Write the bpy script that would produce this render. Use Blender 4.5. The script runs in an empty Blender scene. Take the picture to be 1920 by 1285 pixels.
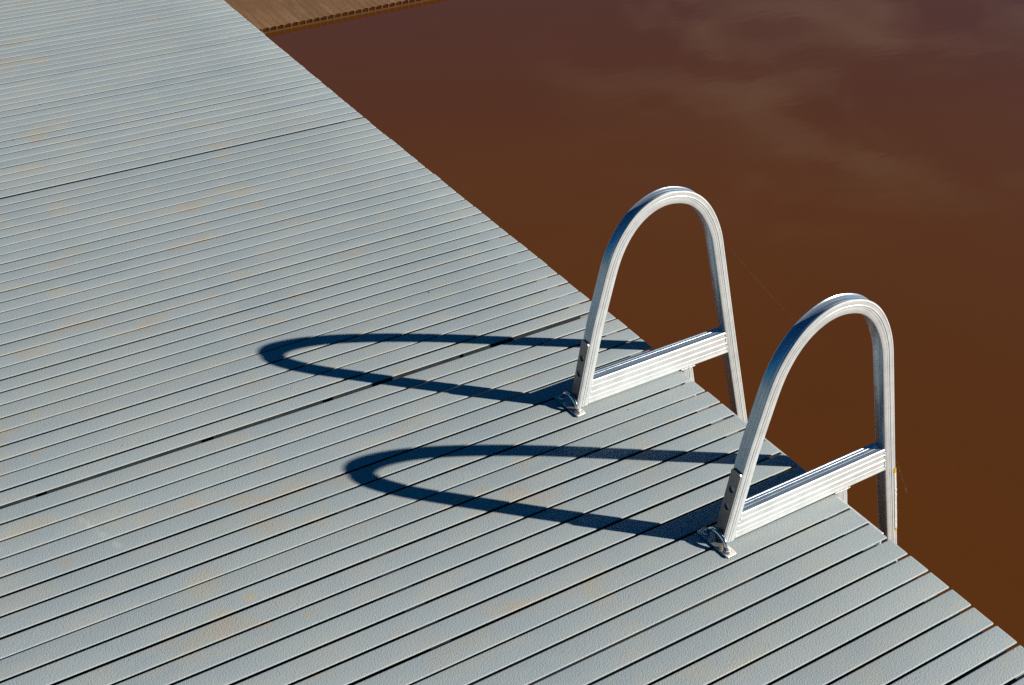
import bpy, bmesh, math, random
from mathutils import Vector, Matrix, noise
random.seed(7)
scene = bpy.context.scene
C = scene.collection

# ------------------------------------------------------------------ camera
cam_d = bpy.data.cameras.new('camera')
cam_d.sensor_width = 36.0
cam_d.lens = 41.238
cam_d.clip_start = 0.05
cam_d.clip_end = 4000
cam = bpy.data.objects.new('camera', cam_d)
C.objects.link(cam)
R = Vector((0.86029, -0.50979, -0.00436))
U = Vector((0.28569, 0.47499, 0.83233))
F = Vector((0.42224, 0.71729, -0.55427))
cam.matrix_world = Matrix(((R.x, U.x, -F.x, -1.49532), (R.y, U.y, -F.y, -3.53945),
                           (R.z, U.z, -F.z, 1.59748), (0, 0, 0, 1)))
scene.camera = cam

# ------------------------------------------------------------------ sun and sky
SUN = Vector((0.68617, -0.56061, 0.46356)).normalized()
sun_d = bpy.data.lights.new('sun', 'SUN')
sun_d.energy = 5.0
sun_d.angle = math.radians(0.53)
sun_d.color = (1.0, 0.945, 0.86)
sun = bpy.data.objects.new('sun', sun_d)
sun.rotation_euler = SUN.to_track_quat('Z', 'Y').to_euler()
sun.location = SUN * 20
C.objects.link(sun)

world = bpy.data.worlds.new('World')
scene.world = world
world.use_nodes = True
wt = world.node_tree
wt.nodes.clear()
wo = wt.nodes.new('ShaderNodeOutputWorld')
bg = wt.nodes.new('ShaderNodeBackground')
sky = wt.nodes.new('ShaderNodeTexSky')
sky.sky_type = 'NISHITA'
sky.sun_disc = False
sky.sun_elevation = math.asin(SUN.z)
sky.sun_rotation = math.atan2(SUN.x, SUN.y)
sky.air_density = 1.0
sky.dust_density = 0.3
sky.ozone_density = 2.5
bg.inputs['Strength'].default_value = 0.05
# a deep clear sky with a few thin wisps of cloud
tint = wt.nodes.new('ShaderNodeMix'); tint.data_type = 'RGBA'; tint.blend_type = 'MULTIPLY'
tint.inputs['Factor'].default_value = 1.0
tint.inputs['B'].default_value = (0.004, 0.31, 0.545, 1)
wt.links.new(sky.outputs[0], tint.inputs['A'])
wtc = wt.nodes.new('ShaderNodeTexCoord')
wmp = wt.nodes.new('ShaderNodeMapping'); wmp.inputs['Scale'].default_value = (1.6, 1.6, 6.5)
wmp.inputs['Rotation'].default_value = (0.10, -0.16, 0.5)
wn = wt.nodes.new('ShaderNodeTexNoise'); wn.inputs['Scale'].default_value = 3.4
wn.inputs['Detail'].default_value = 7; wn.inputs['Roughness'].default_value = 0.60
wn.inputs['Distortion'].default_value = 0.9
wr = wt.nodes.new('ShaderNodeValToRGB')
wr.color_ramp.elements[0].position = 0.47; wr.color_ramp.elements[0].color = (0, 0, 0, 1)
wr.color_ramp.elements[1].position = 0.72; wr.color_ramp.elements[1].color = (1, 1, 1, 1)
wl = wt.links
wl.new(wtc.outputs['Generated'], wmp.inputs['Vector'])
wl.new(wmp.outputs[0], wn.inputs['Vector'])
wl.new(wn.outputs['Fac'], wr.inputs['Fac'])
cl = wt.nodes.new('ShaderNodeMix'); cl.data_type = 'RGBA'
cl.inputs['B'].default_value = (5.2, 4.9, 4.5, 1)
# the wisps gather in one part of the sky only
wdot = wt.nodes.new('ShaderNodeVectorMath'); wdot.operation = 'DOT_PRODUCT'
wnrm = wt.nodes.new('ShaderNodeVectorMath'); wnrm.operation = 'NORMALIZE'
wl.new(wtc.outputs['Generated'], wnrm.inputs[0])
wl.new(wnrm.outputs[0], wdot.inputs[0]); wdot.inputs[1].default_value = (0.71, 0.665, 0.23)
wmr = wt.nodes.new('ShaderNodeMapRange'); wmr.interpolation_type = 'SMOOTHSTEP'
wmr.inputs['From Min'].default_value = 0.952; wmr.inputs['From Max'].default_value = 0.993
wl.new(wdot.outputs['Value'], wmr.inputs['Value'])
wmu = wt.nodes.new('ShaderNodeMath'); wmu.operation = 'MULTIPLY'
wl.new(wr.outputs['Color'], wmu.inputs[0]); wl.new(wmr.outputs[0], wmu.inputs[1])
wl.new(wmu.outputs[0], cl.inputs['Factor'])
wl.new(tint.outputs['Result'], cl.inputs['A'])
wl.new(cl.outputs['Result'], bg.inputs['Color'])
wl.new(bg.outputs[0], wo.inputs['Surface'])

scene.view_settings.view_transform = 'Standard'
scene.view_settings.look = 'None'
scene.view_settings.exposure = 0.55
scene.view_settings.gamma = 1.0
scene.cycles.use_denoising = False
scene.cycles.caustics_reflective = False
scene.cycles.caustics_refractive = False
scene.cycles.blur_glossy = 3.0
scene.cycles.sample_clamp_indirect = 1.2

P = 0.052            # pitch of the deck slats
WATER = -0.45

# ------------------------------------------------------------------ material helpers
def new_mat(name):
    m = bpy.data.materials.new(name)
    m.use_nodes = True
    nt = m.node_tree
    b = nt.nodes['Principled BSDF']
    return m, nt, b
def N(nt, t, **kw):
    n = nt.nodes.new(t)
    for k, v in kw.items():
        if k in n.inputs: n.inputs[k].default_value = v
        else: setattr(n, k, v)
    return n
def math_(nt, op, a, b=None, clamp=False):
    n = nt.nodes.new('ShaderNodeMath'); n.operation = op; n.use_clamp = clamp
    for i, v in enumerate((a, b)):
        if v is None: continue
        if isinstance(v, (int, float)): n.inputs[i].default_value = v
        else: nt.links.new(v, n.inputs[i])
    return n.outputs[0]
def mixc(nt, fac, a, b, mode='MIX'):
    n = nt.nodes.new('ShaderNodeMix'); n.data_type = 'RGBA'; n.blend_type = mode
    for k, v in (('Factor', fac), ('A', a), ('B', b)):
        s = n.inputs[k]
        if isinstance(v, (int, float)): s.default_value = v
        elif isinstance(v, tuple): s.default_value = v + (1,) if len(v) == 3 else v
        else: nt.links.new(v, s)
    return n.outputs['Result']
def ramp(nt, src, p0, p1, smooth=True):
    n = nt.nodes.new('ShaderNodeMapRange'); n.clamp = True
    n.interpolation_type = 'SMOOTHSTEP' if smooth else 'LINEAR'
    n.inputs['From Min'].default_value = p0; n.inputs['From Max'].default_value = p1
    nt.links.new(src, n.inputs['Value'])
    return n.outputs[0]
def noise_(nt, vec, scale, detail=3, rough=0.5, dist=0.0):
    n = N(nt, 'ShaderNodeTexNoise', Scale=scale, Detail=detail, Roughness=rough, Distortion=dist)
    nt.links.new(vec, n.inputs['Vector'])
    return n.outputs['Fac']
def mapped(nt, vec, scale=(1, 1, 1), rot=(0, 0, 0), loc=(0, 0, 0)):
    n = N(nt, 'ShaderNodeMapping', Scale=scale, Rotation=rot, Location=loc)
    nt.links.new(vec, n.inputs['Vector'])
    return n.outputs[0]
def bump(nt, b, h, dist, strength=1.0, chain=None):
    n = N(nt, 'ShaderNodeBump', Strength=strength, Distance=dist)
    nt.links.new(h, n.inputs['Height'])
    if chain is not None: nt.links.new(chain, n.inputs['Normal'])
    nt.links.new(n.outputs[0], b.inputs['Normal'])
    return n.outputs[0]

# ------------------------------------------------------------------ materials
def deck_material():
    m, nt, b = new_mat('textured_grey_coating')
    pos = N(nt, 'ShaderNodeNewGeometry').outputs['Position']
    sep = N(nt, 'ShaderNodeSeparateXYZ'); nt.links.new(pos, sep.inputs[0])
    # each slat its own slight tone
    idx = math_(nt, 'FLOOR', math_(nt, 'DIVIDE', sep.outputs['Y'], P))
    wn_ = N(nt, 'ShaderNodeTexWhiteNoise', noise_dimensions='1D')
    nt.links.new(idx, wn_.inputs['W'])
    tone = math_(nt, 'ADD', math_(nt, 'MULTIPLY', wn_.outputs['Value'], 0.07), 0.965)
    base = mixc(nt, ramp(nt, noise_(nt, pos, 2.3, 4, .55), .35, .68), DECK_A, DECK_B)
    base = mixc(nt, ramp(nt, noise_(nt, mapped(nt, pos, (1, 2.2, 1)), 9, 4, .6), .42, .72), base, DECK_C)
    mul = nt.nodes.new('ShaderNodeVectorMath'); mul.operation = 'SCALE'
    nt.links.new(base, mul.inputs[0]); nt.links.new(tone, mul.inputs['Scale'])
    col = mul.outputs[0]
    # ochre stains: named spots plus a loose scatter
    warp = noise_(nt, pos, 38, 4, .65)
    spots = None
    for (x, y, r, s) in STAINS:
        dx = math_(nt, 'SUBTRACT', sep.outputs['X'], x)
        dy = math_(nt, 'SUBTRACT', sep.outputs['Y'], y)
        d = math_(nt, 'SQRT', math_(nt, 'ADD', math_(nt, 'POWER', math_(nt, 'ABSOLUTE', dx), 2.0), math_(nt, 'MULTIPLY', math_(nt, 'POWER', math_(nt, 'ABSOLUTE', dy), 2.0), 1.9)))
        d = math_(nt, 'ADD', d, math_(nt, 'MULTIPLY', math_(nt, 'SUBTRACT', warp, .5), r * 2.6))
        f = nt.nodes.new('ShaderNodeMapRange'); f.interpolation_type = 'SMOOTHSTEP'; f.clamp = True
        f.inputs['From Min'].default_value = r; f.inputs['From Max'].default_value = -r * .35
        f.inputs['To Max'].default_value = min(.85, s * 1.45)
        nt.links.new(d, f.inputs['Value'])
        spots = f.outputs[0] if spots is None else math_(nt, 'MAXIMUM', spots, f.outputs[0])
    loose = math_(nt, 'MULTIPLY', ramp(nt, noise_(nt, mapped(nt, pos, (1, 1.6, 1)), 4.6, 6, .60, .4), .55, .72), .48)
    band = ramp(nt, sep.outputs['X'], -.15, -.62)
    loose = math_(nt, 'MULTIPLY', loose, math_(nt, 'ADD', math_(nt, 'MULTIPLY', band, .75), .25))
    grain = ramp(nt, noise_(nt, pos, 300, 2, .6), .30, .62)
    st = math_(nt, 'MULTIPLY', math_(nt, 'MAXIMUM', spots, loose), math_(nt, 'ADD', math_(nt, 'MULTIPLY', grain, .5), .6), True)
    ochre = mixc(nt, ramp(nt, noise_(nt, pos, 5, 2), .4, .6), (.44, .36, .205), (.42, .30, .175))
    col = mixc(nt, st, col, ochre)
    # a pale scuff
    sx = math_(nt, 'SUBTRACT', sep.outputs['X'], -1.324); sy = math_(nt, 'SUBTRACT', sep.outputs['Y'], -1.638)
    ln = math_(nt, 'ABSOLUTE', math_(nt, 'ADD', math_(nt, 'MULTIPLY', sx, .93), math_(nt, 'MULTIPLY', sy, .36)))
    al = math_(nt, 'ABSOLUTE', math_(nt, 'SUBTRACT', math_(nt, 'MULTIPLY', sy, .93), math_(nt, 'MULTIPLY', sx, .36)))
    sc = math_(nt, 'MULTIPLY', ramp(nt, ln, .010, .002), ramp(nt, al, .075, .06))
    sc = math_(nt, 'MULTIPLY', sc, ramp(nt, noise_(nt, pos, 30, 3), .40, .6))
    col = mixc(nt, math_(nt, 'MULTIPLY', sc, .30), col, (.58, .57, .46))
    # dark specks of dirt
    v = N(nt, 'ShaderNodeTexVoronoi', Scale=9.0); nt.links.new(pos, v.inputs['Vector'])
    sp = math_(nt, 'MULTIPLY', ramp(nt, v.outputs['Distance'], .035, .018), ramp(nt, noise_(nt, pos, 3.1, 2), .46, .52))
    v2 = N(nt, 'ShaderNodeTexVoronoi', Scale=28.0); nt.links.new(pos, v2.inputs['Vector'])
    sp2 = math_(nt, 'MULTIPLY', ramp(nt, v2.outputs['Distance'], .05, .02), .35)
    col = mixc(nt, math_(nt, 'MAXIMUM', sp, sp2), col, (.10, .085, .07))
    # hollows of the coarse sand finish darkened: their shading is put into the colour
    pit = ramp(nt, noise_(nt, pos, 330, 2, .55), .40, .27)
    col = mixc(nt, math_(nt, 'MULTIPLY', pit, .48), col, (.17, .18, .18))
    nt.links.new(col, b.inputs['Base Color'])
    b.inputs['Roughness'].default_value = .52
    b.inputs['Specular IOR Level'].default_value = .35
    h = math_(nt, 'ADD', math_(nt, 'MULTIPLY', noise_(nt, pos, 330, 2, .55), 1.0), math_(nt, 'MULTIPLY', noise_(nt, pos, 760, 2, .5), .5))
    c0 = bump(nt, b, h, .0011, .9)
    bump(nt, b, noise_(nt, pos, 14, 2), .0010, .35, c0)
    return m

def metal_material(name, base, metallic, rough, scale_v=(1, 1, 1), wave=.0006, dirt=.0):
    m, nt, b = new_mat(name)
    pos = N(nt, 'ShaderNodeTexCoord').outputs['Object']
    brush = noise_(nt, mapped(nt, pos, scale_v), 260, 3, .6)
    soft = noise_(nt, pos, 16, 3, .55)
    r = math_(nt, 'ADD', math_(nt, 'ADD', math_(nt, 'MULTIPLY', brush, .16), math_(nt, 'MULTIPLY', soft, .14)), rough - .15)
    nt.links.new(r, b.inputs['Roughness'])
    d = tuple(c * .86 for c in base)
    col = mixc(nt, ramp(nt, noise_(nt, pos, 30, 5, .6), .38, .70), base, d)
    grime = ramp(nt, noise_(nt, pos, 55, 6, .7), .62, .74)
    col = mixc(nt, math_(nt, 'MULTIPLY', grime, dirt), col, (.36, .27, .16))
    nt.links.new(col, b.inputs['Base Color'])
    b.inputs['Metallic'].default_value = metallic
    c0 = bump(nt, b, noise_(nt, mapped(nt, pos, (1, 1, 1)), 42, 2, .4), wave, .5)
    bump(nt, b, brush, .0001, .5, c0)
    return m

def simple(name, col, rough=.5, metallic=0.0, bump_s=None, bump_d=.0006, var=.25):
    m, nt, b = new_mat(name)
    pos = N(nt, 'ShaderNodeTexCoord').outputs['Object']
    c = mixc(nt, ramp(nt, noise_(nt, pos, 24, 5, .6), .35, .68), col, tuple(x * (1 - var) for x in col))
    nt.links.new(c, b.inputs['Base Color'])
    b.inputs['Roughness'].default_value = rough
    b.inputs['Metallic'].default_value = metallic
    if bump_s: bump(nt, b, noise_(nt, pos, bump_s, 4, .6), bump_d, .7)
    return m

DECK_A, DECK_B, DECK_C = (.300, .351, .368), (.328, .369, .372), (.352, .376, .354)
STAINS = [(-.835, -.579, .055, .34), (-.769, -.564, .05, .42), (-1.028, -1.788, .075, .30), (-1.135, -1.952, .024, .62),
          (-1.056, -2.050, .022, .42), (-.884, -.688, .05, .26), (-.134, -1.928, .028, .40), (-1.015, .380, .06, .42),
          (-.901, 1.349, .10, .34), (-.859, 1.116, .10, .34), (-1.078, .163, .10, .28), (-1.187, -.799, .045, .40),
          (-1.385, -1.316, .02, .42), (-1.142, -1.640, .045, .34), (-.838, -1.750, .03, .26), (-1.398, -1.689, .035, .36),
          (-.941, -1.813, .06, .26), (-.653, -1.640, .06, .16), (-.880, -1.314, .07, .14), (.02, -1.925, .04, .25),
          (-.576, -1.795, .03, .18), (-1.05, -1.70, .04, .26), (-.30, -1.63, .02, .3), (-.435, -1.137, .05, .10)]
M_DECK = deck_material()
M_ALU = metal_material('satin_aluminium', (.70, .715, .70), .38, .48, (1, 1, 1), .0004, .06)
M_POL_SHADE = metal_material('polished_shade_aluminium', (.52, .61, .68), .74, .27, (1, 1, 1), .0003, .04)  # same aluminium, base darker and bluer: blue shade put into the colour
M_PLATE = metal_material('dark_steel', (.27, .25, .24), .9, .38, (1, 6, 1), .0003, .25)
M_CHROME = metal_material('polished_steel', (.78, .76, .74), 1.0, .16, (1, 1, 1), .0002, .05)
M_STRAP = metal_material('stainless_plate', (.62, .57, .52), .85, .34, (1, 1, 1), .0002, .2)
M_FRAME = simple('weathered_frame_aluminium', (.42, .43, .42), .5, .4, 60)
M_JOINT = simple('dark_channel', (.026, .032, .031), .7, .2, 90, .002, .5)
M_FLOAT = simple('black_plastic', (.02, .021, .023), .55, 0, 30)
M_DARK = simple('screw_socket_shade', (.015, .015, .017), .6)
M_YELLOW = simple('yellow_sticker', (.72, .40, .02), .45, 0, 80, .0004, .2)
M_SILK = simple('spider_silk', (.80, .78, .72), .3, 0, None)

def sticker_material():
    m, nt, b = new_mat('printed_sticker')
    pos = N(nt, 'ShaderNodeTexCoord').outputs['Object']
    st = noise_(nt, mapped(nt, pos, (30, 30, 1)), 190, 2, .6)
    col = mixc(nt, ramp(nt, st, .57, .60), (.80, .79, .74), (.12, .12, .12))
    nt.links.new(col, b.inputs['Base Color'])
    b.inputs['Roughness'].default_value = .4
    return m
M_STICK = sticker_material()

def water_material():
    m, nt, b = new_mat('muddy_water')
    pos = N(nt, 'ShaderNodeNewGeometry').outputs['Position']
    big = noise_(nt, mapped(nt, pos, (.35, .8, 1), (0, 0, .5)), .8, 3, .5)
    col = mixc(nt, ramp(nt, big, .3, .7), (.092, .0285, .0036), (.102, .0330, .0046))
    nt.links.new(col, b.inputs['Base Color'])
    b.inputs['Roughness'].default_value = .045
    b.inputs['IOR'].default_value = 1.333
    h1 = noise_(nt, mapped(nt, pos, (1.0, 2.6, 1), (0, 0, -.25)), 2.2, 3, .5, .3)
    h2 = noise_(nt, mapped(nt, pos, (1.0, 2.2, 1), (0, 0, .1)), 9, 2, .5)
    c0 = bump(nt, b, h1, .0025, .2)
    bump(nt, b, h2, .0003, .2, c0)
    return m
M_WATER = water_material()

def ramp_material():
    m, nt, b = new_mat('brown_silted_concrete')
    pos = N(nt, 'ShaderNodeTexCoord').outputs['Object']
    c = mixc(nt, ramp(nt, noise_(nt, pos, 3.0, 6, .62), .30, .70), (.118, .053, .015), (.164, .081, .028))
    streak = noise_(nt, mapped(nt, pos, (9, 1.2, 1), (0, 0, .35)), 1.6, 5, .62)
    c = mixc(nt, math_(nt, 'MULTIPLY', ramp(nt, streak, .52, .74), .40), c, (.23, .15, .085))
    c = mixc(nt, math_(nt, 'MULTIPLY', ramp(nt, streak, .42, .26), .35), c, (.10, .055, .026))
    v = noise_(nt, mapped(nt, pos, (1, 1, 1)), 90, 4, .65)
    c = mixc(nt, math_(nt, 'MULTIPLY', ramp(nt, v, .5, .7), .35), c, (.11, .062, .033))
    nt.links.new(c, b.inputs['Base Color'])
    b.inputs['Roughness'].default_value = .85
    bump(nt, b, math_(nt, 'ADD', v, noise_(nt, pos, 12, 4)), .004, .8)
    return m
M_RAMP = ramp_material()
M_CELL = simple('wet_recess_shade', (.050, .0145, .001), 1.0, 0, 60, .001, .3)  # dark brown backing: the slot's shade is put into its colour
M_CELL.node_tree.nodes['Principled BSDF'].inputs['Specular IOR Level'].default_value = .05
M_RIB = simple('brown_wet_rib', (.085, .036, .011), .9, 0, 60, .001, .25)

# ------------------------------------------------------------------ mesh helpers
def obj(name, bm, mats, parent=None, smooth=False, loc=None):
    me = bpy.data.meshes.new(name)
    bmesh.ops.recalc_face_normals(bm, faces=bm.faces)
    bm.to_mesh(me); bm.free()
    for m in (mats if isinstance(mats, (list, tuple)) else [mats]): me.materials.append(m)
    if smooth:
        for p in me.polygons: p.use_smooth = True
        me.set_sharp_from_angle(angle=math.radians(smooth if smooth is not True else 40))
    o = bpy.data.objects.new(name, me)
    C.objects.link(o)
    if parent: o.parent = parent
    if loc: o.location = loc
    return o
def empty(name, loc=(0, 0, 0), rot=(0, 0, 0)):
    o = bpy.data.objects.new(name, None); C.objects.link(o)
    o.location = loc; o.rotation_euler = rot; o.empty_display_size = .05
    return o
def tag(o, label, cat, group=None):
    o['label'] = label; o['category'] = cat
    if group: o['group'] = group
    return o
def add_box(bm, x0, x1, y0, y1, z0, z1, mi=0, M=None):
    vs = [bm.verts.new((x, y, z)) for x in (x0, x1) for y in (y0, y1) for z in (z0, z1)]
    if M is not None:
        for v in vs: v.co = M @ v.co
    for q in ((0, 1, 3, 2), (4, 6, 7, 5), (0, 4, 5, 1), (2, 3, 7, 6), (0, 2, 6, 4), (1, 5, 7, 3)):
        f = bm.faces.new([vs[i] for i in q]); f.material_index = mi
    return vs
def loft(bm, rings, close=True, caps=True, mi=0, edge_mi=None):
    R_ = [[bm.verts.new(p) for p in r] for r in rings]
    n = len(R_[0])
    for a, b in zip(R_[:-1], R_[1:]):
        for i in range(n if close else n - 1):
            j = (i + 1) % n
            f = bm.faces.new((a[i], a[j], b[j], b[i])); f.material_index = edge_mi[i] if edge_mi else mi
    if caps:
        bm.faces.new(R_[0][::-1]).material_index = mi
        bm.faces.new(R_[-1]).material_index = mi
    return R_
def tube(bm, pts, r, seg=10, flat=1.0, caps=True):
    pts = [Vector(p) for p in pts]
    rings = []
    for i, p in enumerate(pts):
        t = (pts[min(i + 1, len(pts) - 1)] - pts[max(i - 1, 0)]).normalized()
        a = t.cross(Vector((1, 0, 0)))
        if a.length < .1: a = t.cross(Vector((0, 0, 1)))
        a.normalize(); b_ = t.cross(a).normalized()
        rr = r[i] if isinstance(r, (list, tuple)) else r
        rings.append([p + a * math.cos(k * 2 * math.pi / seg) * rr + b_ * math.sin(k * 2 * math.pi / seg) * rr * flat for k in range(seg)])
    loft(bm, rings, caps=caps)
def lump(bm, c, r, seed=0):
    ret = bmesh.ops.create_icosphere(bm, subdivisions=2, radius=r)
    for v in ret['verts']:
        v.co *= 1 + .25 * noise.noise(v.co * 900 + Vector((seed, 0, 0)))
        v.co += Vector(c)
def disc(bm, c, r0, r1, h, seg=20, axis=None):
    rings = []
    for (r, z) in ((r0, 0), (r0, h * .7), (r1, h)):
        rings.append([Vector(c) + Vector((math.cos(a) * r, math.sin(a) * r, z)) for a in [2 * math.pi * k / seg for k in range(seg)]])
    loft(bm, rings)

# ------------------------------------------------------------------ water
bm = bmesh.new()
s = 1500
vs = [bm.verts.new(p) for p in ((-s, -s, 0), (s, -s, 0), (s, s, 0), (-s, s, 0))]
bm.faces.new(vs)
w = obj('water', bm, M_WATER, loc=(0, 0, WATER)); w['kind'] = 'structure'

# ------------------------------------------------------------------ floating dock sections
def slat_profile(gap):
    hw = (P - gap) / 2; r = .0026; t = .0060; uc = .0046
    pr = []
    k = .68
    for a in range(0, 91, 18): pr.append((hw - r + r * math.sin(math.radians(a)), k * (-r + r * math.cos(math.radians(a)))))
    # thin extruded slats: under the lip the slot opens straight down
    pr += [(hw, -k * r - .0002), (hw - uc, -k * r - .0005), (hw - uc, -t), (-hw + uc, -t), (-hw + uc, -k * r - .0005), (-hw, -k * r - .0002)]
    for a in range(90, -1, -18): pr.append((-hw + r - r * math.sin(math.radians(a)), k * (-r + r * math.cos(math.radians(a)))))
    # very slight dish across the slat top
    return pr[::-1]
WIDTH = 2.5
def dock_section(n, loc, rot, label, seam=(0, 0)):
    rt = tag(empty('dock_section', loc, rot), label, 'dock', 'floating dock sections')
    bm = bmesh.new()
    for i in range(n):
        gap = .0058 + random.uniform(-.0011, .0013)
        yc = -(i + .5) * P + random.uniform(-.0005, .0005)
        if (i == n - 1 and seam[1]) or (i == 0 and seam[0]):
            gap += .0032; yc += .0016 if i == n - 1 else -.0016      # trimmed edge slats leave an open seam
        pr = slat_profile(gap)
        dz = random.uniform(-.0005, .0005); sl = random.uniform(-.0016, .0016)
        xe = random.uniform(-.0012, .0012)
        rings = []
        xs = [-WIDTH, -WIDTH + .003] + [-WIDTH + WIDTH * k / 10 for k in range(1, 10)] + [-.0045 + xe, -.0012 + xe, xe]
        for k, x in enumerate(xs):
            ins = {0: .0025, len(xs) - 1: .0030, len(xs) - 2: .0008}.get(k, 0)
            wob = .0004 * noise.noise(Vector((x * 2.2, i * 3.7, loc[1])))
            ring = []
            for (y, z) in pr:
                yy = y * (1 - ins / .024)
                zz = z - ins if z > -.01 else z
                ring.append(Vector((x, yc + yy + wob + sl * (x / WIDTH), zz + dz)))
            rings.append(ring)
        loft(bm, rings)
    obj('decking', bm, M_DECK, rt, smooth=50)
    L = n * P
    for x0, x1 in ((-.064, -.030), (-.90, -.86), (-1.66, -1.62), (-WIDTH + .03, -WIDTH + .064)):
        bm = bmesh.new()
        add_box(bm, x0, x1, -L + .004, -.004, -.105, -.0068)
        obj('stringer', bm, M_FRAME if x1 > -.1 else M_JOINT, rt)  # inner stringers near black: shade under the slats put into their colour
    # end channels with the notches of the coupling
    for (ya, yb) in ((-.030, .0015), (-L - .0015, -L + .030)):
        bm = bmesh.new()
        x = -.068
        while x > -WIDTH + .12:
            ln = random.choice((.16, .22, .27, .12))
            x1 = max(x - ln, -WIDTH + .08)
            add_box(bm, x1, x, ya, yb, -.085, -.030 + random.uniform(-.012, .006))
            x = x1 - random.uniform(.02, .05)
        if ya < -.1 and seam[1]:
            x = -.004
            while x > -WIDTH:
                x1 = max(x - random.uniform(.18, .42), -WIDTH)
                add_box(bm, x1, x, -L + .0052 + random.uniform(0, .0008), -L + .0090, -.034, -.0040)
                x = x1 - random.uniform(.010, .035)
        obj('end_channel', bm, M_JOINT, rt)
    bm = bmesh.new()
    add_box(bm, -WIDTH + .034, -.034, -L + .012, -.012, -.56, -.108)
    bmesh.ops.bevel(bm, geom=bm.edges[:], offset=.008, segments=2, affect='EDGES')
    obj('float', bm, M_FLOAT, rt)
    return rt
j1, j3 = .0877 * P, .13 * P
dock_section(42, (0, 42 * P + j3, 0.0147 * 42 * P), (.0147, 0, 0), 'farthest grey slatted dock section reaching back to the brown concrete')
dock_section(28, (0, 0, 0), (0, 0, 0), 'middle grey slatted dock section between the two joints, behind the ladder', (0, 1))
dock_section(28, (.1235 * P, -28 * P - j1, 0), (0, 0, -.0032), 'nearest grey slatted dock section, carrying the aluminium ladder', (1, 0))

# ------------------------------------------------------------------ boarding ladder
D = .0285            # side of the square tube
CL = [(-.276, 0.0), (-.244, .19), (-.223, .285), (-.206, .357), (-.182, .408), (-.150, .445), (-.110, .467), (-.07, .473),
      (-.03, .465), (0.0, .450), (.028, .424), (.052, .388), (.069, .350), (.083, .303), (.161, 0.0), (.230, -.26), (.390, -.86)]
def smooth_path(cl):
    out = []
    n = len(cl)
    V = [Vector((a, 0, b)) for a, b in cl]
    for i in range(n - 1):
        if i < 1 or i >= n - 4:
            k = 6
            for t in range(k): out.append((V[i].lerp(V[i + 1], t / k), 0.0))
            continue
        p0, p1, p2, p3 = V[i - 1], V[i], V[i + 1], V[min(i + 2, n - 1)]
        for t in range(6):
            t /= 6
            q = .5 * ((2 * p1) + (p2 - p0) * t + (2 * p0 - 5 * p1 + 4 * p2 - p3) * t * t + (-p0 + 3 * p1 - 3 * p2 + p3) * t ** 3)
            out.append((q, 0.0))
    out.append((V[-1], 0.0))
    pts = [q for q, _ in out]
    # relax the traced points into one fair curve
    for _ in range(10):
        new = pts[:]
        for i in range(8, len(pts) - 20):
            new[i] = pts[i] * .5 + (pts[i - 1] + pts[i + 1]) * .25
        pts = new
    return pts
PATH = smooth_path(CL)
def tube_profile(dip=0.0):
    """closed outline: u across the loop (positive = outside of the bend), v along the ladder's width"""
    h = D / 2; r = .0022
    def groove(c, w=.0012, d=.0007): return [(c - w / 2, 0), (c - w / 4, -d), (c + w / 4, -d), (c + w / 2, 0)]
    def ridge(c, w=.0024, d=.0007): return [(c - w / 2, 0), (c - w / 5, d), (c + w / 5, d), (c + w / 2, 0)]
    pts = []
    # near face (v = 0), u from -h to h; height outwards = -v
    for (u, d) in [(-h + r, 0)] + groove(-.0030) + ridge(.0026) + groove(.0100, .0010, .0006) + [(h - r, 0)]:
        pts.append((u, -d))
    pts += [(h - r * .3, r * .3), (h, r)]
    # outside face (u = h), v from 0 to D, hollowed by dip in the bend
    for (v, d) in [(.0036, 0), (.0055, 0)] + groove(.0100, .0008, .0004) + [(.0142, 0)] + groove(.0185, .0008, .0004) + [(D - .0055, 0), (D - .0036, 0)]:
        x = (v - D / 2) / (D / 2 - r)
        pts.append((h + d - dip * max(0, 1 - abs(x) ** 4), v))
    pts += [(h, D - r), (h - r * .3, D - r * .3)]
    for (u, d) in [(h - r, 0)] + groove(.004)[::-1] + [(-h + r, 0)]:
        pts.append((u, D + d))
    pts += [(-h + r * .3, D - r * .3), (-h, D - r)]
    for (v, d) in ridge(.0142, .0016, .0005)[::-1]:
        pts.append((-h - d, v))
    pts += [(-h, r), (-h + r * .3, r * .3)]
    return pts
def tube_slots():
    """the flats along the loop are polished and tinted as if in blue shade (slot 1), the two sides and the rims are satin (slot 0)"""
    pr = tube_profile(0)
    return [1 if .0021 < (a[1] + b[1]) / 2 < D - .0021 else 0 for a, b in zip(pr, pr[1:] + pr[:1])]
def rail_mesh():
    bm = bmesh.new()
    rings = []
    n = len(PATH)
    for i, p in enumerate(PATH):
        t = (PATH[min(i + 1, n - 1)] - PATH[max(i - 1, 0)]).normalized()
        nrm = Vector((-t.z, 0, t.x))       # to the left of travel = outside of the loop
        a = max(0, i - 2); c = min(n - 1, i + 2)
        t0 = (PATH[max(a, 1)] - PATH[max(a - 1, 0)]).normalized(); t1 = (PATH[min(c + 1, n - 1)] - PATH[min(c, n - 2)]).normalized()
        z = max(0, min(1, (p.z - .33) / .10))
        pr = tube_profile(.0040 * z * z * (3 - 2 * z))
        ring = []
        for (u, v) in pr:
            q = p + nrm * u + Vector((0, v, 0))
            if i == 0: q = q + t * ((.0015 - q.z) / t.z)      # the foot is cut level with the deck
            ring.append(q)
        rings.append(ring)
    loft(bm, rings, edge_mi=tube_slots())
    return bm
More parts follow.
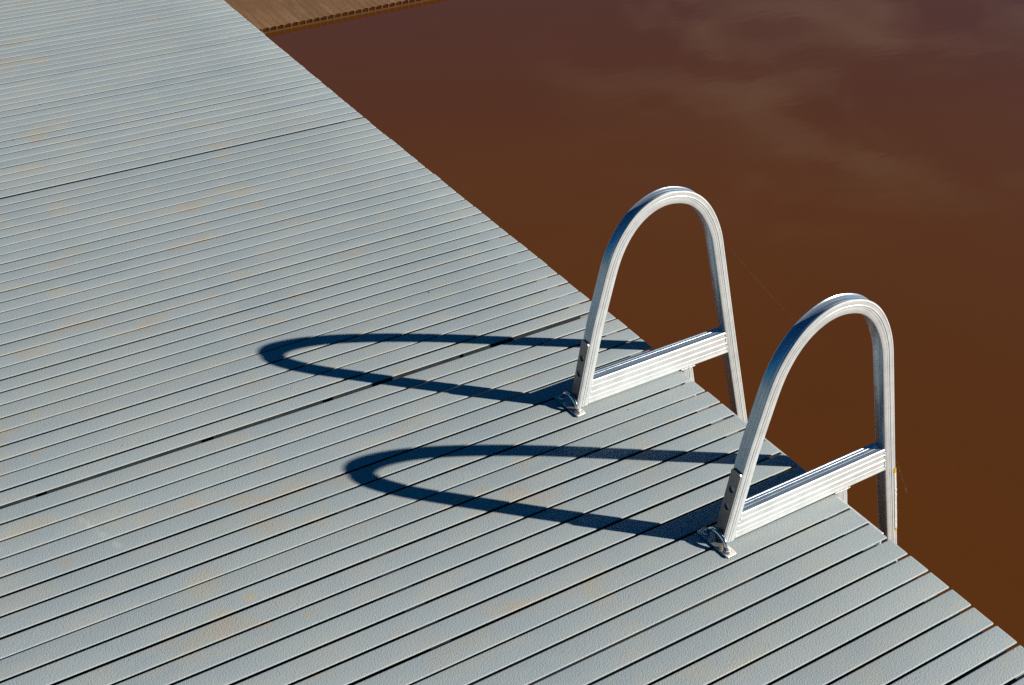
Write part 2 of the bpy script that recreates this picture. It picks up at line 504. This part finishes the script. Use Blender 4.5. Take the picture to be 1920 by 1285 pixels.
def beam_profile():
    H, W = .0625, .0285
    pts = []
    def ridge(c, w=.0030, d=.0014): return [(c - w / 2, 0), (c - w * .22, d), (c + w * .22, d), (c + w / 2, 0)]
    def groove(c, w=.0014, d=.0014): return [(c - w / 2, 0), (c - w / 4, -d), (c + w / 4, -d), (c + w / 2, 0)]
    # near face from bottom to top (z), outward = -y
    for (z, d) in [(.0012, 0), (.0022, .0008), (.0042, .0008), (.0056, 0)] + ridge(.0165, .0020, .0004) + ridge(.0305, .0034, .0011) + groove(.0336, .0012, .0008) + ridge(.0465, .0020, .0005) + [(H - .0046, 0), (H - .0034, .0009), (H - .0012, .0009)]:
        pts.append((-d, z + .002))
    for (y, d) in [(.0006, .0007), (.0022, .0007), (.0036, 0)] + ridge(.0115, .0016, .0003) + groove(.0185, .0010, .0003) + [(W - .004, 0), (W - .003, .0008), (W - .0008, .0008)]:
        pts.append((y, H + d + .002))
    pts += [(W, H - .001), (W, .003), (W - .001, .002), (.001, .002)]
    return pts
def face_x(z, side):
    """where the loop's inner side crosses height z, on the dock leg (0) or the water leg (1)"""
    if side == 0: c = -.276 + (.032 / .19) * z; return c + D / 2 / math.cos(math.atan(.168)) - .0004
    return .161 - .258 * z - D / 2 / math.cos(math.atan(.258)) + .0004
def beam_mesh(seed):
    bm = bmesh.new()
    rings = []
    pr = beam_profile()
    for k in range(2):
        rings.append([Vector((face_x(z, k), y + .0012, z)) for (y, z) in pr])
    loft(bm, rings, edge_mi=[1 if (a[0] > .0001 and b[0] > .0001 and min(a[1], b[1]) > .05) else 0 for a, b in zip(pr, pr[1:] + pr[:1])])
    # weld beads where it meets the legs
    rnd = random.Random(seed)
    for side in (0, 1):
        for j in range(22):
            z = .005 + .058 * j / 21
            if rnd.random() < .25: continue
            lump(bm, (face_x(z, side) + (.0006 if side == 0 else -.0006), .0008 + rnd.uniform(0, .001), z), rnd.uniform(.0010, .0021), j + seed)
        for j in range(9):
            y = .003 + .022 * j / 8
            lump(bm, (face_x(.0655, side) + (.0003 if side == 0 else -.0003), y, .0655 + .0005), rnd.uniform(.0010, .0020), j + seed + 50)
    return bm
def brace_mesh():
    bm = bmesh.new()
    pr = tube_profile(0)
    rings = []
    for z, s in ((.0018, 0), (-.02, 1), (-.30, 1)):
        t = Vector((.22, 0, -1)).normalized(); nrm = Vector((1, 0, .22)).normalized()
        p = Vector((.0235 - .22 * z, 0, z))
        ring = []
        for (u, v) in pr:
            q = p + nrm * u + Vector((0, v, 0))
            if not s: q.z = z
            ring.append(q)
        rings.append(ring)
    loft(bm, rings, edge_mi=tube_slots())
    return bm
def brace_weld(seed):
    bm = bmesh.new()
    rnd = random.Random(seed)
    for j in range(16):
        x = .004 + .038 * j / 15
        lump(bm, (x, -.0006, .0022 + rnd.uniform(-.0004, .0004)), rnd.uniform(.0016, .0026), j)
    return bm
def plate_mesh():
    """steel plate with two round holes; local x along its length, y across, z = outwards"""
    L, W, T = .160, .0270, .0032
    bm = bmesh.new()
    holes = [(.078, .0137), (.118, .0137)]
    r = .0072
    # cell grid: outline rectangle split at hole centres so that each hole sits in its own quad ring
    cells = [(0, .058), (.058, .098), (.098, .138), (.138, L)]
    def quadface(pts): return bm.faces.new([bm.verts.new((x, y, T)) for x, y in pts])
    top = []
    seg = 24
    c = .006
    top.append(quadface([(0.0, c), (.006, 0), (.058, 0), (.058, W), (c, W), (0, W - c)]))
    for (a, b), h in zip(cells[1:3], holes):
        sq = []
        for k in range(seg):
            an = 2 * math.pi * (k + .5) / seg
            dx, dy = math.cos(an), math.sin(an)
            s = 1e9
            if dx > 1e-9: s = min(s, (b - h[0]) / dx)
            if dx < -1e-9: s = min(s, (a - h[0]) / dx)
            if dy > 1e-9: s = min(s, (W - h[1]) / dy)
            if dy < -1e-9: s = min(s, (0 - h[1]) / dy)
            sq.append((h[0] + dx * s, h[1] + dy * s))
        # pull the nearest samples into the corners
        for cx, cy in ((a, 0), (a, W), (b, 0), (b, W)):
            k = min(range(seg), key=lambda i: (sq[i][0] - cx) ** 2 + (sq[i][1] - cy) ** 2); sq[k] = (cx, cy)
        inner = [(h[0] + r * math.cos(2 * math.pi * (k + .5) / seg), h[1] + r * math.sin(2 * math.pi * (k + .5) / seg)) for k in range(seg)]
        for k in range(seg):
            j = (k + 1) % seg
            top.append(quadface([sq[k], sq[j], inner[j], inner[k]]))
    top.append(quadface([(.138, 0), (L - .003, 0), (L, .003), (L, W - .003), (L - .003, W), (.138, W)]))
    bmesh.ops.remove_doubles(bm, verts=bm.verts[:], dist=1e-5)
    ret = bmesh.ops.extrude_face_region(bm, geom=bm.faces[:])
    for v in [g for g in ret['geom'] if isinstance(g, bmesh.types.BMVert)]: v.co.z = 0
    bmesh.ops.recalc_face_normals(bm, faces=bm.faces)
    for f in bm.faces:      # sheared long edges in a brighter steel colour, a painted sunlit highlight
        c = f.calc_center_median()
        if abs(f.normal.y) > .9 and (c.y < .001 or c.y > W - .001): f.material_index = 1
    return bm
LADDER_Y = (-1.783, -2.298)
ladder = tag(empty('boarding_ladder', (0, -2.04, 0)), 'bare aluminium boarding ladder with two arched handrails at the dock edge', 'ladder')
off = Vector((0, 2.04, 0))
TL = Vector((.166, 0, 1)).normalized()
for i, y in enumerate(LADDER_Y):
    o = obj('handrail', rail_mesh(), [M_ALU, M_POL_SHADE], ladder, smooth=32, loc=Vector((0, y, 0)) + off)
    b_ = obj('crossbar', beam_mesh(3 + i * 77), [M_ALU, M_POL_SHADE], ladder, smooth=30, loc=Vector((0, y, 0)) + off)
    br = obj('brace', brace_mesh(), [M_ALU, M_POL_SHADE], ladder, smooth=32, loc=Vector((0, y, 0)) + off)
    obj('weld', brace_weld(9 + i), M_ALU, br, smooth=60)
    # steel plate on the dock-side face of the foot
    pl = obj('mounting_plate', plate_mesh(), [M_PLATE, M_STRAP], ladder, smooth=30)
    xa = TL; za = Vector((-TL.z, 0, TL.x)); ya = za.cross(xa)
    basep = Vector((-.276, 0, 0)) + za * (D / 2 + .0004) + TL * .006
    if ya.y < 0: org = Vector((basep.x, y + .0006 + .0270, basep.z))
    else: org = Vector((basep.x, y + .0006, basep.z))
    Mx = Matrix(((xa.x, ya.x, za.x, org.x + off.x), (xa.y, ya.y, za.y, org.y + off.y), (xa.z, ya.z, za.z, org.z + off.z), (0, 0, 0, 1)))
    pl.matrix_local = Mx
for zz in (-.36, -.62):
    bm = bmesh.new()
    xc = .161 - .258 * zz
    add_box(bm, xc - .03, xc + .03, LADDER_Y[1] + D, LADDER_Y[0], zz - .012, zz + .012)
    for k in range(5): add_box(bm, xc - .026 + k * .0115, xc - .021 + k * .0115, LADDER_Y[1] + D + .002, LADDER_Y[0] - .002, zz + .0115, zz + .0145)
    obj('step', bm, M_ALU, ladder, loc=off)
bm = bmesh.new()
add_box(bm, .0016, .0078, -2.43, -1.93, -.042, -.0035)
bmesh.ops.bevel(bm, geom=bm.edges[:], offset=.0008, segments=1, affect='EDGES')
obj('edge_bar', bm, M_ALU, ladder, loc=off)
# instruction sticker, half peeled, wrapped round the outer corner of the near water-side leg
bm = bmesh.new()
def leg_pt(z): return Vector((.161 - .258 * z, 0, z))
nrm = Vector((1, 0, .258)).normalized()
sec = [(0.0095, -.0006), (.0122, -.0006), (D / 2 + .0005, -.0007), (D / 2 + .0008, .0004), (D / 2 + .0008, .012), (D / 2 + .0014, .024)]
zs = [-.002, -.018, -.030, -.060, -.100, -.130, -.150, -.165]
zs = [-.006 - .20 * k / 26 for k in range(27)]
rows = []
for k, z in enumerate(zs):
    peel = .0010 * abs(noise.noise(Vector((z * 60, 1, 2))))
    row = []
    for q, (u, v) in enumerate(sec):
        uu = u + (0.0012 * noise.noise(Vector((z * 90, 5, 1))) if q == 0 else 0)
        p = leg_pt(z) + nrm * (uu + (peel if q in (2, 3) else 0)) + Vector((0, v - (peel if q in (1, 2) else 0), 0))
        row.append(bm.verts.new(p + Vector((0, LADDER_Y[1], 0))))
    rows.append(row)
for k in range(len(rows) - 1):
    for q in range(len(sec) - 1):
        f = bm.faces.new((rows[k][q], rows[k][q + 1], rows[k + 1][q + 1], rows[k + 1][q]))
        f.material_index = 1 if (k < 2 or k > 24) else 0
st = obj('sticker', bm, [M_STICK, M_YELLOW], ladder, loc=off)
so = st.modifiers.new('thickness', 'SOLIDIFY'); so.thickness = .0003; so.offset = 1
st['label'] = 'worn yellow and white instruction sticker'

# ------------------------------------------------------------------ strap eyes at the feet
def strap_eye(loc, rz, label):
    rt = tag(empty('strap_eye', loc, (0, 0, rz)), label, 'strap eye', 'strap eyes at the ladder feet')
    bm = bmesh.new()
    hw, hl, c = .0128, .0455, .003
    out = [(-hw + c, -hl), (hw - c, -hl), (hw, -hl + c), (hw, hl - c), (hw - c, hl), (-hw + c, hl), (-hw, hl - c), (-hw, -hl + c)]
    loft(bm, [[(x, y, z0) for x, y in out] for z0 in (.0008, .0036)] + [[(x * .96, y * .988, .0042) for x, y in out]])
    obj('base_plate', bm, M_STRAP, rt, smooth=30)
    bm = bmesh.new()
    for s in (-1, 1): disc(bm, (0, s * .031, .0042), .0082, .0074, .0036)
    pts = []
    for k in range(25):
        a = math.pi * k / 24
        pts.append((0, -.0255 * math.cos(a), .0065 + .0215 * math.sin(a) ** .8))
    tube(bm, pts, .0048, 14, .8)
    obj('loop', bm, M_CHROME, rt, smooth=50)
    for s in (-1, 1):
        bm = bmesh.new(); disc(bm, (0, s * .031, .0078), .0050, .0042, .0014)
        sc = obj('screw', bm, M_STRAP, rt, smooth=40)
        bm = bmesh.new(); disc(bm, (0, s * .031, .0091), .0021, .0020, .00035, 6)
        obj('socket', bm, M_DARK, sc)  # flat dark disc: shade inside the hex hole put into its colour
    return rt
strap_eye((-.2985, -1.7635, .0002), math.radians(3), 'steel strap eye at the foot of the farther handrail')
strap_eye((-.2970, -2.2860, .0002), math.radians(3), 'steel strap eye at the foot of the nearer handrail')

# ------------------------------------------------------------------ concrete boat ramp at the far end
ramp_o = tag(empty('concrete_ramp', (0, 2.270, WATER), (0, 0, .044)), 'brown silted concrete boat ramp with ribbed lower edge beyond the dock', 'ramp')
SL = math.tan(math.radians(7))
bm = bmesh.new()
x0, x1 = -6.0, 9.0
n = 240
# bottom lip is scalloped by the grooves of the drag-finished slab
pitch = .0415
rows = []
for (dy, dz) in ((0, .022), (.03, .026), (.3, .022 + .3 * SL), (4, .022 + 4 * SL), (14, .022 + 14 * SL)):
    row = []
    k = 0
    x = x0
    while x <= x1 + 1e-6:
        for fx, sg in ((0, .0), (.55, .0045), (.80, .0058)):
            row.append(bm.verts.new((x + fx * pitch, dy, dz - .002 + (sg if dy == 0 else (sg * .4 if dy < .1 else 0)))))
        x += pitch
    rows.append(row)
for a, b_ in zip(rows[:-1], rows[1:]):
    for i in range(len(a) - 1): bm.faces.new((a[i], a[i + 1], b_[i + 1], b_[i]))
# vertical front return
low = [bm.verts.new((v.co.x, .014, .001)) for v in rows[0]]
obj('slab', bm, M_RAMP, ramp_o, smooth=40)
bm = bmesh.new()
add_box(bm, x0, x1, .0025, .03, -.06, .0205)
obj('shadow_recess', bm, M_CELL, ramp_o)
bm = bmesh.new()
x = x0
while x < x1:
    add_box(bm, x - .0042, x + .0036, -.0005, .0022, 0.0045, .0185 + random.uniform(-.001, .001)); x += pitch
add_box(bm, x0, x1, -.004, .0022, -.03, .0040)
obj('rib_strip', bm, M_RIB, ramp_o)

# ------------------------------------------------------------------ spider threads strung on the ladder
def thread(name, a, b, sag, r, label):
    a, b = Vector(a), Vector(b)
    pts = [a.lerp(b, k / 16) - Vector((0, 0, sag * 4 * (k / 16) * (1 - k / 16))) for k in range(17)]
    bm = bmesh.new(); tube(bm, pts, r, 5)
    tag(obj(name, bm, M_SILK), label, 'spider silk', 'spider threads on the ladder')
thread('spider_thread', (.118, -1.778, .297), (-.155, -2.285, .452), .004, .00004, 'thin spider thread strung between the two handrails')
thread('spider_thread', (.192, -2.285, .0), (.262, -2.277, -.125), .0, .00006, 'thin spider thread drifting down beside the water-side leg of the nearer handrail')
thread('spider_thread', (-.090, -2.283, .462), (.050, -2.283, .385), -.002, .00006, 'thin spider thread under the arch of the nearer handrail')
